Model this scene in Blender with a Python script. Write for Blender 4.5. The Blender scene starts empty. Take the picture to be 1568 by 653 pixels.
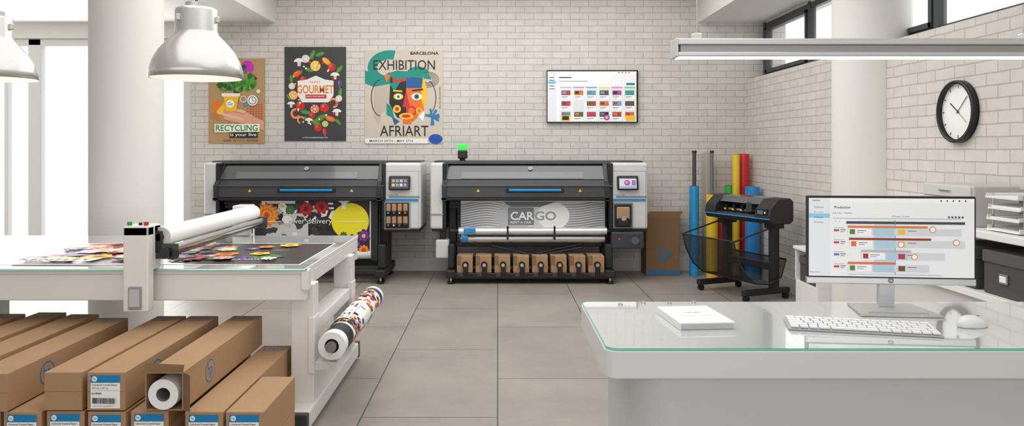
import bpy, bmesh, math, random
from mathutils import Matrix, Vector
random.seed(7)
F=1180.0; H=1.585
sc=bpy.context.scene
try:
    sc.view_settings.view_transform='Standard'; sc.view_settings.look='None'
except Exception: pass

# ---------------------------------------------------------------- materials
def lin(c):
    r=[]
    for x in c:
        x=x/255.0
        r.append(x/12.92 if x<=0.04045 else ((x+0.055)/1.055)**2.4)
    return (r[0],r[1],r[2],1)
_m={}
def mat(c,rough=0.5,metal=0.0,emit=0.0,coat=0.0,name=None,noise=0.0):
    k=(tuple(c),rough,metal,emit,coat,noise)
    if k in _m: return _m[k]
    m=bpy.data.materials.new(name or 'paint_%02x%02x%02x'%tuple(int(v) for v in c)); m.use_nodes=True
    nt=m.node_tree; b=nt.nodes['Principled BSDF']
    b.inputs['Base Color'].default_value=lin(c); b.inputs['Roughness'].default_value=rough
    b.inputs['Metallic'].default_value=metal; b.inputs['Coat Weight'].default_value=coat
    if emit>0:
        b.inputs['Emission Color'].default_value=lin(c); b.inputs['Emission Strength'].default_value=emit
    if noise>0:
        tc=nt.nodes.new('ShaderNodeTexCoord'); n=nt.nodes.new('ShaderNodeTexNoise'); n.inputs['Scale'].default_value=9; n.inputs['Detail'].default_value=6
        nt.links.new(tc.outputs['Object'],n.inputs['Vector'])
        mx=nt.nodes.new('ShaderNodeMix'); mx.data_type='RGBA'
        l=lin(c); mx.inputs[6].default_value=tuple(v*(1-noise) for v in l[:3])+(1,); mx.inputs[7].default_value=tuple(min(1,v*(1+noise)) for v in l[:3])+(1,)
        nt.links.new(n.outputs['Fac'],mx.inputs[0]); nt.links.new(mx.outputs[2],b.inputs['Base Color'])
    _m[k]=m; return m
def transp(c,alpha,name,rough=0.1):
    m=bpy.data.materials.new(name); m.use_nodes=True; nt=m.node_tree
    b=nt.nodes['Principled BSDF']; out=nt.nodes['Material Output']
    b.inputs['Base Color'].default_value=lin(c); b.inputs['Roughness'].default_value=rough
    t=nt.nodes.new('ShaderNodeBsdfTransparent'); mx=nt.nodes.new('ShaderNodeMixShader'); mx.inputs[0].default_value=alpha
    nt.links.new(t.outputs[0],mx.inputs[1]); nt.links.new(b.outputs[0],mx.inputs[2]); nt.links.new(mx.outputs[0],out.inputs[0])
    return m
def brickmat(name,axes,bw,rh,ms,c1,c2,cm,off=(0,0),rough=0.75,bump=0.35,floor=False):
    m=bpy.data.materials.new(name); m.use_nodes=True; nt=m.node_tree; L=nt.links
    b=nt.nodes['Principled BSDF']
    g=nt.nodes.new('ShaderNodeNewGeometry'); s=nt.nodes.new('ShaderNodeSeparateXYZ'); L.new(g.outputs['Position'],s.inputs[0])
    cb=nt.nodes.new('ShaderNodeCombineXYZ')
    for i,a in enumerate(axes):
        ad=nt.nodes.new('ShaderNodeMath'); ad.operation='ADD'; ad.inputs[1].default_value=off[i]
        L.new(s.outputs[a],ad.inputs[0]); L.new(ad.outputs[0],cb.inputs[i])
    vec=cb.outputs[0]
    if not floor:
        nz=nt.nodes.new('ShaderNodeTexNoise'); nz.inputs['Scale'].default_value=7; L.new(vec,nz.inputs['Vector'])
        vm=nt.nodes.new('ShaderNodeVectorMath'); vm.operation='MULTIPLY_ADD'; vm.inputs[1].default_value=(0.012,0.012,0); L.new(nz.outputs['Color'],vm.inputs[0]); L.new(vec,vm.inputs[2]); vec2=vm.outputs[0]
    else: vec2=vec
    t=nt.nodes.new('ShaderNodeTexBrick'); L.new(vec2,t.inputs['Vector'])
    t.inputs['Scale'].default_value=1; t.inputs['Brick Width'].default_value=bw; t.inputs['Row Height'].default_value=rh
    t.inputs['Mortar Size'].default_value=ms; t.inputs['Mortar Smooth'].default_value=0.0 if floor else 0.4
    t.inputs['Bias'].default_value=0
    t.inputs['Color1'].default_value=lin(c1); t.inputs['Color2'].default_value=lin(c2); t.inputs['Mortar'].default_value=lin(cm)
    n=nt.nodes.new('ShaderNodeTexNoise'); n.inputs['Scale'].default_value=1.6 if floor else 5; n.inputs['Detail'].default_value=10; n.inputs['Roughness'].default_value=0.68
    L.new(vec,n.inputs['Vector'])
    mr=nt.nodes.new('ShaderNodeMapRange'); mr.inputs[3].default_value=0.80 if floor else 0.92; mr.inputs[4].default_value=1.2 if floor else 1.08
    mr.inputs[1].default_value=0.25; mr.inputs[2].default_value=0.75
    L.new(n.outputs['Fac'],mr.inputs[0])
    vm2=nt.nodes.new('ShaderNodeVectorMath'); vm2.operation='SCALE'; L.new(t.outputs['Color'],vm2.inputs[0]); L.new(mr.outputs[0],vm2.inputs['Scale'])
    L.new(vm2.outputs[0],b.inputs['Base Color']); b.inputs['Roughness'].default_value=rough
    inv=nt.nodes.new('ShaderNodeMath'); inv.operation='SUBTRACT'; inv.inputs[0].default_value=1; L.new(t.outputs['Fac'],inv.inputs[1])
    n2=nt.nodes.new('ShaderNodeTexNoise'); n2.inputs['Scale'].default_value=40; L.new(vec,n2.inputs['Vector'])
    ma=nt.nodes.new('ShaderNodeMath'); ma.operation='MULTIPLY_ADD'; ma.inputs[1].default_value=0.25; L.new(n2.outputs['Fac'],ma.inputs[0]); L.new(inv.outputs[0],ma.inputs[2])
    bp=nt.nodes.new('ShaderNodeBump'); bp.inputs['Strength'].default_value=bump; bp.inputs['Distance'].default_value=0.01
    L.new(ma.outputs[0],bp.inputs['Height']); L.new(bp.outputs[0],b.inputs['Normal'])
    return m

# ---------------------------------------------------------------- mesh builder
def R(rx=0,ry=0,rz=0):
    return Matrix.Rotation(math.radians(rz),4,'Z')@Matrix.Rotation(math.radians(ry),4,'Y')@Matrix.Rotation(math.radians(rx),4,'X')
_tc={}
def textmesh(s,bold):
    bold=min(bold,.018)
    k=(s,bold)
    if k in _tc: return _tc[k]
    cu=bpy.data.curves.new('tmp','FONT'); cu.body=s; cu.offset=bold; cu.resolution_u=3
    ob=bpy.data.objects.new('tmp',cu); sc.collection.objects.link(ob)
    dg=bpy.context.evaluated_depsgraph_get(); e=ob.evaluated_get(dg); me=e.to_mesh()
    v=[(p.co.x,p.co.y) for p in me.vertices]; f=[list(p.vertices) for p in me.polygons]
    e.to_mesh_clear(); bpy.data.objects.remove(ob); bpy.data.curves.remove(cu)
    _tc[k]=(v,f); return _tc[k]
class B:
    def __init__(s,name,M=None):
        s.name=name; s.v=[]; s.f=[]; s.mi=[]; s.sm=[]; s.mats=[]; s.M=M or Matrix.Identity(4)
    def idx(s,m):
        if m not in s.mats: s.mats.append(m)
        return s.mats.index(m)
    def raw(s,vs,fs,m,smooth=False,M=None):
        o=len(s.v); T=s.M@M if M is not None else s.M
        s.v+= [tuple(T@Vector(p)) for p in vs]
        i=s.idx(m)
        for n,f in enumerate(fs):
            s.f.append([a+o for a in f]); s.mi.append(i); s.sm.append(smooth[n] if isinstance(smooth,list) else smooth)
    def bm(s,bm,m,smooth=False,M=None):
        bm.verts.index_update()
        s.raw([tuple(v.co) for v in bm.verts],[[v.index for v in f.verts] for f in bm.faces],m,smooth,M); bm.free()
    def box(s,c,d,m,bev=0,rot=None,seg=2):
        b=bmesh.new(); bmesh.ops.create_cube(b,size=1)
        for v in b.verts: v.co=Vector((v.co.x*d[0],v.co.y*d[1],v.co.z*d[2]))
        if bev>0: bmesh.ops.bevel(b,geom=list(b.edges),offset=min(bev,min(d)*0.45),segments=seg,profile=0.5,affect='EDGES')
        T=Matrix.Translation(c)
        if rot: T=T@R(*rot)
        s.bm(b,m,False,T)
    def bx(s,x0,x1,y0,y1,z0,z1,m,bev=0,seg=2):
        s.box(((x0+x1)/2,(y0+y1)/2,(z0+z1)/2),(abs(x1-x0),abs(y1-y0),abs(z1-z0)),m,bev,None,seg)
    def cyl(s,p0,p1,r,m,r2=None,seg=28,caps=True,cm=None):
        p0=Vector(p0);p1=Vector(p1);r2=r if r2 is None else r2
        a=(p1-p0).normalized(); t=Vector((0,0,1)) if abs(a.z)<0.9 else Vector((1,0,0))
        u=a.cross(t).normalized(); w=a.cross(u)
        vs=[];fs=[]
        for i in range(seg):
            q=2*math.pi*i/seg; dd=u*math.cos(q)+w*math.sin(q)
            vs.append(p0+dd*r); vs.append(p1+dd*r2)
        for i in range(seg):
            j=(i+1)%seg; fs.append([2*i,2*j,2*j+1,2*i+1])
        s.raw(vs,fs,m,True)
        if caps:
            s.raw([vs[2*i] for i in range(seg)],[list(range(seg))],cm or m); s.raw([vs[2*i+1] for i in range(seg)],[list(range(seg))],cm or m)
    def ringdisc(s,c,n,r0,r1,m,seg=36):
        c=Vector(c);n=Vector(n).normalized(); t=Vector((0,0,1)) if abs(n.z)<0.9 else Vector((1,0,0)); u=n.cross(t).normalized(); w=n.cross(u)
        vs=[];fs=[]
        for i in range(seg):
            q=2*math.pi*i/seg; dd=u*math.cos(q)+w*math.sin(q); vs+= [c+dd*r0,c+dd*r1]
        for i in range(seg):
            j=(i+1)%seg; fs.append([2*i,2*j,2*j+1,2*i+1])
        s.raw(vs,fs,m)
    def tube(s,pts,r,m,seg=12):
        for a,b in zip(pts[:-1],pts[1:]): s.cyl(a,b,r,m,seg=seg)
        for p in pts[1:-1]: s.ball(p,(r,r,r),m,seg=10)
    def lathe(s,prof,c,m,seg=48,flat=False):
        vs=[];fs=[];n=len(prof)
        for i in range(seg):
            q=2*math.pi*i/seg
            for (r,z) in prof: vs.append((c[0]+r*math.cos(q),c[1]+r*math.sin(q),c[2]+z))
        for i in range(seg):
            j=(i+1)%seg
            for k in range(n-1): fs.append([i*n+k,j*n+k,j*n+k+1,i*n+k+1])
        s.raw(vs,fs,m,not flat)
    def ball(s,c,d,m,seg=20,rot=None):
        b=bmesh.new(); bmesh.ops.create_uvsphere(b,u_segments=seg,v_segments=max(6,seg//2),radius=1)
        for v in b.verts: v.co=Vector((v.co.x*d[0],v.co.y*d[1],v.co.z*d[2]))
        T=Matrix.Translation(c)
        if rot: T=T@R(*rot)
        s.bm(b,m,True,T)
    def prism(s,pts,ax,a0,a1,m,bev=0):
        def P(p,a): return {'x':(a,p[0],p[1]),'z':(p[0],p[1],a),'y':(p[0],a,p[1])}[ax]
        b=bmesh.new(); lo=[b.verts.new(P(p,a0)) for p in pts]; hi=[b.verts.new(P(p,a1)) for p in pts]; n=len(pts)
        b.faces.new(lo); b.faces.new(hi[::-1])
        for i in range(n): b.faces.new([lo[i],hi[i],hi[(i+1)%n],lo[(i+1)%n]])
        bmesh.ops.recalc_face_normals(b,faces=b.faces[:])
        if bev>0: bmesh.ops.bevel(b,geom=list(b.edges),offset=bev,segments=2,profile=0.5,affect='EDGES')
        s.bm(b,m)
    def poly(s,pts,m): s.raw(pts,[list(range(len(pts)))],m)
    def done(s):
        xs=[v[0] for v in s.v];ys=[v[1] for v in s.v];zs=[v[2] for v in s.v]
        o=Vector(((min(xs)+max(xs))/2,(min(ys)+max(ys))/2,min(zs)))
        me=bpy.data.meshes.new(s.name); me.from_pydata([tuple(Vector(v)-o) for v in s.v],[],s.f)
        for m in s.mats: me.materials.append(m)
        me.polygons.foreach_set('material_index',s.mi); me.polygons.foreach_set('use_smooth',s.sm); me.update()
        ob=bpy.data.objects.new(s.name,me); ob.location=o; sc.collection.objects.link(ob); return ob
class Pl:
    """flat artwork laid on a surface: O origin of (u0,v0), U/V metres per unit (V points down the sheet)"""
    def __init__(s,b,O,U,V,N,u0=0,v0=0,eps=0.00006,start=0.0008):
        s.b=b;s.O=Vector(O);s.U=Vector(U);s.V=Vector(V);s.N=Vector(N).normalized();s.u0=u0;s.v0=v0;s.e=eps;s.l=start
    def p(s,u,v): return s.O+s.U*(u-s.u0)+s.V*(v-s.v0)+s.N*s.l
    def poly(s,pts,m): s.b.poly([s.p(*q) for q in pts],m); s.l+=s.e
    def rect(s,u0,v0,u1,v1,m): s.poly([(u0,v0),(u1,v0),(u1,v1),(u0,v1)],m)
    def disc(s,u,v,r,m,r2=None,a0=0,a1=360,rot=0,n=24):
        r2=r if r2 is None else r2; c,sn=math.cos(math.radians(rot)),math.sin(math.radians(rot)); q=[]
        k=n if a1-a0>=360 else n+1
        for i in range(k):
            t=math.radians(a0+(a1-a0)*i/n); x,y=r*math.cos(t),r2*math.sin(t); q.append((u+x*c-y*sn,v+x*sn+y*c))
        s.poly(q,m)
    def ring(s,u,v,r,w,m,r2=None,a0=0,a1=360,n=32):
        r2=r if r2 is None else r2; vs=[];fs=[]
        for i in range(n+1):
            t=math.radians(a0+(a1-a0)*i/n); c,sn=math.cos(t),math.sin(t)
            vs+=[s.p(u+r*c,v+r2*sn),s.p(u+(r-w)*c,v+(r2-w)*sn)]
        for i in range(n): fs.append([2*i,2*i+1,2*i+3,2*i+2])
        s.b.raw(vs,fs,m); s.l+=s.e
    def blob(s,u,v,r,m,irr=0.25,n=14,r2=None):
        r2=r if r2 is None else r2
        s.poly([(u+math.cos(2*math.pi*i/n)*r*(1+random.uniform(-irr,irr)),v+math.sin(2*math.pi*i/n)*r2*(1+random.uniform(-irr,irr))) for i in range(n)],m)
    def line(s,u0,v0,u1,v1,w,m):
        d=math.hypot(u1-u0,v1-v0) or 1; nx,ny=-(v1-v0)/d*w/2,(u1-u0)/d*w/2
        s.poly([(u0+nx,v0+ny),(u1+nx,v1+ny),(u1-nx,v1-ny),(u0-nx,v0-ny)],m)
    def text(s,t,u,v,w,h,m,bold=0.0,rot=0):
        vs,fs=textmesh(t,bold)
        if not vs: return
        x0=min(a[0] for a in vs);x1=max(a[0] for a in vs);y0=min(a[1] for a in vs);y1=max(a[1] for a in vs)
        kx=w/(x1-x0); ky=(h/(y1-y0)) if h else kx
        c,sn=math.cos(math.radians(rot)),math.sin(math.radians(rot)); q=[]
        for a in vs:
            x=(a[0]-(x0+x1)/2)*kx; y=-(a[1]-(y0+y1)/2)*ky
            q.append(s.p(u+x*c-y*sn,v+x*sn+y*c))
        s.b.raw(q,fs,m); s.l+=s.e
    def flower(s,u,v,r,cols,sy=1.0,pet=9):
        for k,(f,c) in enumerate(zip((1.0,0.78,0.55,0.32),cols)):
            n=pet*4; q=[]; ph=random.random()*6
            for i in range(n):
                t=2*math.pi*i/n; rr=r*f*(0.88+0.14*math.cos(t*pet+ph)); q.append((u+rr*math.cos(t),v+rr*sy*math.sin(t)))
            s.poly(q,mat(c,0.45))
def frontal(b,d,start=0.0008):
    k=d/F
    return Pl(b,(0,d,H),(k,0,0),(0,0,-k),(0,-1,0),762,226,start=start)

# palette
WHITE=mat((240,239,237),0.4,name='white_lacquer'); OFFW=mat((218,216,213),0.55,name='off_white_paint'); 
PL=mat((212,213,213),0.35,name='light_grey_plastic'); DK=mat((58,60,63),0.33,name='charcoal_plastic'); DK2=mat((84,86,89),0.22,name='smoked_cover',coat=0.4)
BLK=mat((22,22,24),0.4,name='black_plastic'); BLK2=mat((34,35,37),0.55,name='black_metal'); BLUE=mat((30,140,205),0.35,name='blue_plastic')
SIL=mat((200,200,200),0.25,0.9,name='brushed_metal'); KR=mat((172,137,102),0.8,name='cardboard',noise=0.08); KRD=mat((134,103,74),0.85,name='cardboard_dark',noise=0.08)
PAP=mat((245,245,243),0.6,name='white_paper'); INK=mat((35,35,38),0.6,name='ink_black'); LBL=mat((0,125,180),0.5,name='label_blue')
fl_org=[(232,120,20),(250,165,50),(225,100,15),(190,70,10)]; fl_red=[(150,10,15),(205,30,35),(165,15,25),(100,5,12)]
fl_pur=[(80,30,120),(130,60,170),(95,35,140),(240,200,60)]; fl_pnk=[(225,120,160),(245,180,200),(215,90,140),(250,220,120)]; fl_wht=[(235,232,225),(250,248,240),(225,215,200),(235,190,60)]
fl_yel=[(245,200,20),(255,225,70),(230,170,10),(150,90,10)]; fl_grn=[(40,95,40),(75,140,60),(35,85,35),(90,150,60)]
ALLF=[fl_org,fl_red,fl_pur,fl_pnk,fl_wht,fl_yel,fl_grn]

# ---------------------------------------------------------------- room
BW=9.9; RX=3.2
mb=brickmat('white_painted_brick_back',(0,2),0.235,0.083,0.006,(214,210,205),(207,203,198),(182,177,171))
mr_=brickmat('white_painted_brick_side',(1,2),0.235,0.083,0.006,(214,210,205),(207,203,198),(182,177,171))
mf=brickmat('concrete_floor_tile',(1,0),1.52,0.8,0.0045,(153,148,141),(146,141,134),(84,81,77),off=(0.04,0.0),rough=0.42,bump=0.12,floor=True)
PLA=mat((226,224,220),0.7,name='white_plaster',noise=0.015)
b=B('floor'); b.bx(-7.2,3.7,-3,10.2,-0.1,0,mf); b.done()
b=B('wall_back'); b.bx(-3.93,3.7,BW,BW+0.25,0,3.8,mb); b.done()
b=B('wall_right'); b.bx(RX,RX+0.5,-3,BW,0,2.457,mr_); b.bx(RX+0.22,RX+0.5,-3,BW,3.17,3.8,PLA); b.done()
b=B('wall_left'); b.bx(-7.2,-7.0,-3,10.2,0,3.8,PLA); b.done()
b=B('ceiling'); b.bx(-7.2,3.7,-3,10.2,3.75,3.9,PLA); b.done()
b=B('ceiling_beam'); b.bx(2.57,3.7,-3,BW,3.187,3.75,PLA); b.done()
b=B('ceiling_beam'); b.bx(-7.0,-2.86,-3,BW,3.187,3.75,PLA); b.done()
b=B('baseboard_back'); b.bx(-3.93,RX,BW-0.025,BW,0,0.17,OFFW,0.004); b.done()
b=B('baseboard_right'); b.bx(RX-0.02,RX,-3,BW-0.03,0,0.17,OFFW,0.004); b.done()
GLS=transp((235,245,245),0.12,'window_glass',0.02)
FRW=mat((222,222,220),0.4,name='white_window_frame'); FRD=mat((62,66,70),0.4,name='grey_window_frame')
b=B('window_1')   # glazed front on the left half of the back wall
b.bx(-7.0,-3.93,BW,BW+0.25,2.99,3.2,PLA)
for x,w in ((-6.9,0.12),(-6.35,0.05),(-5.98,0.17),(-4.93,0.16),(-4.0,0.12)): b.bx(x-w/2,x+w/2,BW+0.05,BW+0.15,0,2.99,FRW,0.01)
b.bx(-7.0,-3.93,BW+0.05,BW+0.15,0,0.14,FRW,0.01); b.bx(-7.0,-3.93,BW+0.05,BW+0.15,2.9,2.99,FRW,0.01)
b.bx(-7,-3.93,BW+0.095,BW+0.105,0.1,2.95,GLS); b.done()
b=B('window_2')   # clerestory band over the right wall
X0,X1=RX+0.22,RX+0.28
b.bx(X0,X1,-3,BW,2.457,2.53,FRD,0.004); b.bx(X0,X1,-3,BW,3.11,3.187,FRD,0.004)
for i,y in enumerate((9.86,8.45,7.45,6.0,4.55,3.1,1.65,0.2)):
    b.bx(X0-0.01,X1,y-0.035,y+0.035,2.457,3.187,FRD,0.004)
for y0,y1 in ((8.5,9.8),(6.05,7.4),(3.15,4.5)):
    b.bx(X0-0.02,X1,y0,y1,2.53,2.575,FRD,0.004); b.bx(X0-0.02,X1,y0,y1,3.07,3.11,FRD,0.004); b.bx(X0-0.02,X1,y0,y0+0.045,2.53,3.11,FRD,0.004); b.bx(X0-0.02,X1,y1-0.045,y1,2.53,3.11,FRD,0.004)
b.bx(X0+0.03,X0+0.035,-3,BW,2.5,3.15,GLS); b.done()
b=B('round_column'); b.cyl((-3.08,6.4,0),(-3.08,6.4,3.187),0.285,PLA,seg=64); b.cyl((-3.08,6.4,0),(-3.08,6.4,0.02),0.292,OFFW,seg=64); b.done()
b=B('round_column'); b.cyl((RX+0.03,6.66,0),(RX+0.03,6.66,3.187),0.317,PLA,seg=64); b.done()

# ---------------------------------------------------------------- posters
def framepl(name,x0,y0,x1,y1,m,th=0.006):
    b=B(name); k=BW/F
    b.bx((x0-762)*k,(x1-762)*k,BW-th-.004,BW-.004,H-(y1-226)*k,H-(y0-226)*k,m)
    return b,frontal(b,BW-th-.004)
b,p=framepl('recycling_poster',320,90,406,220,mat((182,148,102),0.7,name='kraft_print',noise=0.06))
p.disc(379,103,10,mat((205,40,190))); p.disc(347,165,17,mat((250,205,40)),9,rot=-25)
for i in range(5): p.line(323,172+i*2.2,337,177+i*2.2,0.8,mat((230,90,40)))
for r in range(7):
    for c in range(9): 
        if c+r>4: p.disc(367+c*4.2,160+r*3.6,1.3,mat((210,45,40)),n=8)
p.poly([(322,163),(333,152),(341,160),(330,172)],mat((240,120,40)))
SKd=mat((190,125,95)); SK=mat((226,168,136)); SKl=mat((238,188,158))
p.poly([(404,186),(404,200),(388,194),(374,190),(356,188),(343,181),(340,174),(352,170),(372,168),(388,178)],SK)
for k,(a0,b0,a1,b1) in enumerate(((372,180,344,170),(374,184,342,175),(376,188,345,181),(374,172,352,166))):
    p.line(a0,b0+.8,a1,b1+.8,5.4,SKd); p.line(a0,b0,a1,b1,4.6,SKl if k%2 else SK); p.disc(a1,b1,2.3,SKl if k%2 else SK)
p.poly([(359,132),(365,132),(367,148),(357,148)],mat((92,60,30)))
for i in range(110):
    a=random.random()*6.28; r=random.random()**.5
    p.blob(362+29*r*math.cos(a),122+20*r*math.sin(a)+3*math.cos(a*2),random.uniform(2.4,5),mat(random.choice([(40,110,35),(70,150,45),(30,85,28),(110,180,60),(55,130,40),(85,160,50)])),0.35,9)
p.poly([(342,146),(366,146),(362,171),(346,171)],mat((245,190,30))); p.rect(340,143,368,148,mat((250,240,225))); p.disc(353,159,6,PAP); p.text('Go',353,159,7,4.5,INK,0.01)
p.disc(387,154,8,PAP); p.ring(387,154,6,1,INK); p.line(387,154,387,150,.8,INK); p.line(387,154,390,155,.8,INK); p.ring(373,152,5,1,PAP); p.disc(377,160,3,mat((60,150,210))); p.disc(396,140,3,mat((240,235,225)))
p.poly([(329,190),(398,190),(398,202),(329,203)],mat((244,240,232))); p.text('RECYCLING',363,196.2,64,9.5,mat((30,150,60)),0.018)
p.rect(352,203,395,211,INK); p.text('is your live',373,207,40,6.5,PAP,0.01)
p.text('LOGIN',348,215.5,12,2.5,INK,0.01); p.text('@recycle',366,215.5,16,2.5,INK); p.text('www.re.com',387,215.5,18,2.5,INK); b.done()

b,p=framepl('food_poster',436,72,530,216,mat((58,59,61),0.5,name='chalkboard_print',noise=0.1))
LEAF=mat((70,140,50)); LEAF2=mat((120,180,70))
def tomato(x,y,r): p.disc(x,y,r,mat((205,30,28))); p.disc(x-r*.3,y-r*.3,r*.35,mat((235,90,70))); p.poly([(x,y-r*1.1),(x+r*.5,y-r*.6),(x,y-r*.7),(x-r*.5,y-r*.6)],LEAF)
def slice_(x,y,r,c):
    p.disc(x,y,r,mat(c)); p.disc(x,y,r*.82,mat((250,240,200)))
    for k in range(7):
        a=k*360/7; p.poly([(x+r*.1*math.cos(math.radians(a+25)),y+r*.1*math.sin(math.radians(a+25)))]+[(x+r*.74*math.cos(math.radians(a+t)),y+r*.74*math.sin(math.radians(a+t))) for t in (5,18,32,45)],mat(c))
def mush(x,y,r): p.disc(x,y,r,mat((238,234,226)),r*.75,a0=180,a1=360); p.poly([(x-r*.35,y),(x+r*.35,y),(x+r*.3,y+r*.8),(x-r*.3,y+r*.8)],mat((222,214,200)))
def leaf(x,y,r,rot): p.disc(x,y,r,LEAF,r*.42,rot=rot); p.line(x-r*.8*math.cos(math.radians(rot)),y-r*.8*math.sin(math.radians(rot)),x+r*.8*math.cos(math.radians(rot)),y+r*.8*math.sin(math.radians(rot)),.6,LEAF2)
def shrimp(x,y,r,a): p.ring(x,y,r,r*.45,mat((235,120,70)),a0=a,a1=a+250); p.ring(x,y,r*.95,r*.12,mat((250,190,150)),a0=a+10,a1=a+230)
def onion(x,y,r): p.disc(x,y,r,mat((240,236,228))); p.ring(x,y,r*.8,r*.1,mat((200,150,190))); p.ring(x,y,r*.5,r*.1,mat((210,170,200)))
def pepper(x,y,r,rot,c): p.disc(x,y,r,mat(c),r*.5,rot=rot); p.disc(x-r*.2,y-r*.15,r*.5,mat(tuple(min(255,v+35) for v in c)),r*.15,rot=rot); p.disc(x+r*math.cos(math.radians(rot)),y+r*math.sin(math.radians(rot)),r*.2,LEAF)
leaf(478,84,8,-60); leaf(490,83,7,-20); mush(458,95,8); onion(468,90,6); slice_(483,101,8,(250,190,30)); pepper(500,94,8,40,(250,160,30)); tomato(508,103,6); leaf(473,107,7,20); mush(513,116,7); leaf(520,106,7,-50); pepper(455,113,8,-30,(230,90,30)); tomato(464,122,5)
leaf(446,121,6,80); onion(447,132,5); pepper(520,128,6,90,(110,60,130)); slice_(449,146,7,(245,160,40)); leaf(521,142,7,100); tomato(460,162,7); mush(446,160,6); shrimp(453,174,8,30); leaf(468,172,8,10); slice_(482,167,7,(225,60,50)); tomato(497,165,7); shrimp(510,158,8,200); onion(519,151,5)
mush(516,172,7); pepper(506,182,8,20,(235,110,30)); leaf(491,181,10,-30); leaf(484,188,9,30); mush(473,185,6); shrimp(461,184,6,100); tomato(487,196,6); pepper(497,202,6,80,(205,40,35)); leaf(518,187,6,50); tomato(478,177,5); leaf(442,149,5,60); slice_(498,190,5,(150,190,60))
for i in range(34):
    a=i*2.4; p.blob(483+36*math.cos(a)*random.uniform(.6,1.1),142+56*math.sin(a)*random.uniform(.7,1),1.6,mat(random.choice([(80,150,60),(220,60,40),(240,235,220),(240,180,60)])),0.4,7)
p.poly([(456,124),(470,122),(484,116),(498,122),(511,124),(511,146),(503,157),(463,157),(456,146)],mat((238,236,232)))
p.text('GOURMET',483,137,56,13,mat((235,125,30)),0.018); p.text('FINEST',483,126,16,3,mat((225,110,40)),0.01)
p.rect(468,145,500,151,mat((200,45,35))); p.text('QUALITY FOOD DELIVERY',483,148,28,2.2,PAP,0.01); p.text('WWW.GOURMETFOOD.COM',483,211,38,2.2,PAP); b.done()

b,p=framepl('exhibition_poster',559,77,678,220,mat((206,196,181),0.6,name='beige_print',noise=0.04))
TE=mat((10,140,125)); OR=mat((235,110,35)); YE=mat((245,195,40)); RE=mat((205,45,45)); NB=mat((30,90,150))
p.ring(597,104,34,14,TE,27,a0=95,a1=285); p.poly([(559,108),(559,128),(580,136),(600,128),(606,114),(590,118)],TE); p.disc(640,112,17,TE,10,a0=180,a1=360)
p.poly([(573,133),(600,128),(604,165),(585,172),(580,190),(572,180)],mat((190,180,164)))
p.ring(582,150,14,1.3,INK,28,90,270); p.ring(652,150,16,1.2,INK,28,-70,80)
for i in range(5): p.ring(655,122,17-2.2*i,0.7,INK,12-1.8*i)
p.poly([(600,120),(648,116),(655,140),(650,168),(632,187),(610,180),(598,160)],OR)
p.poly([(598,118),(622,114),(622,184),(608,180),(596,158)],INK); p.poly([(622,114),(648,117),(652,135),(622,135)],NB); p.poly([(600,118),(622,114),(622,124),(602,128)],RE)
p.poly([(588,116),(596,110),(600,112),(592,126)],OR); p.poly([(592,113),(608,108),(655,112),(661,122),(632,118),(608,122)],TE); p.poly([(596,128),(614,124),(604,140)],TE); p.poly([(648,117),(655,140),(650,168),(644,150)],YE)
p.disc(610,148,7.5,YE,5); p.disc(610,148,4.5,PAP,3.4); p.disc(610,148,2.2,NB); p.disc(638,148,8,PAP,5.5); p.disc(638,148,4,TE); p.disc(638,148,2,INK)
p.line(631,139,648,137,2.4,INK); p.line(602,139,616,140,2.4,YE)
p.poly([(622,140),(628,164),(616,164)],RE); p.ring(630,170,8,3,RE); p.disc(608,167,6,YE); p.disc(608,167,3,RE); p.ring(642,170,5,2,YE)
p.disc(622,178,11,YE,5); p.disc(622,178,7,RE,2.6); p.poly([(592,158),(600,164),(604,182),(592,176)],TE); p.poly([(600,178),(612,186),(604,192)],NB); p.poly([(640,178),(650,170),(648,186)],PAP); p.rect(617,183,630,190,OR)
for i in range(14): a=random.random()*6.28; p.line(662,179,662+11*math.cos(a),179+13*math.sin(a),3,mat((30,120,170)))
for i in range(8): p.ring(667,213,10.5-i*1.2,1.3,mat(((0,85,190),(0,70,165))[i%2]),7.5-i*.85)
p.text('BARCELONA',650,81.5,43,4.6,INK,0.018); p.text('EXHIBITION',619,99.5,94,15,INK,0.0); p.text('AFRIART',619,200.5,74,16,INK,0.0)
p.text('International Art Fair',674,150,34,2.2,INK,rot=90)
p.rect(559,212,655,220,mat((240,238,234))); p.text('MARCH 25TH - MAY 5TH',599,216,66,3.6,INK,0.01); b.done()

# ---------------------------------------------------------------- wall display
b,p=framepl('wall_display',837,108,976,188,BLK,0.05)
S1=mat((238,240,242),0.3,emit=0.12); p.rect(838.5,109.5,974.5,186.5,S1)
p.rect(838.5,109.5,852,186.5,mat((225,228,232),0.3,emit=0.1)); p.rect(838.5,124,852,128,mat((140,205,235),0.3,emit=0.1)); 
for i in range(5): p.rect(841,118+i*4.4,849,119.2+i*4.4,mat((90,95,105),0.4))
p.rect(838.5,109.5,974.5,113,mat((248,248,249),0.3,emit=0.12)); p.text('Planner',846,111.4,9,2,INK)
for i in range(4): p.disc(948+i*5,111.5,.9,INK)
p.rect(959,127,972,130.5,mat((20,130,160),0.4,emit=0.1)); p.rect(856,118,875,119.5,INK); p.rect(856,124,900,125,mat((150,155,160)))
pc=[(170,70,60),(60,160,150),(220,120,50),(70,100,60),(120,160,190),(190,60,80),(90,80,70),(40,40,45),(160,90,150)]
hd=[(185,185,190),(190,140,220),(120,160,230),(245,220,90),(240,130,190),(110,210,140)]
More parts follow.
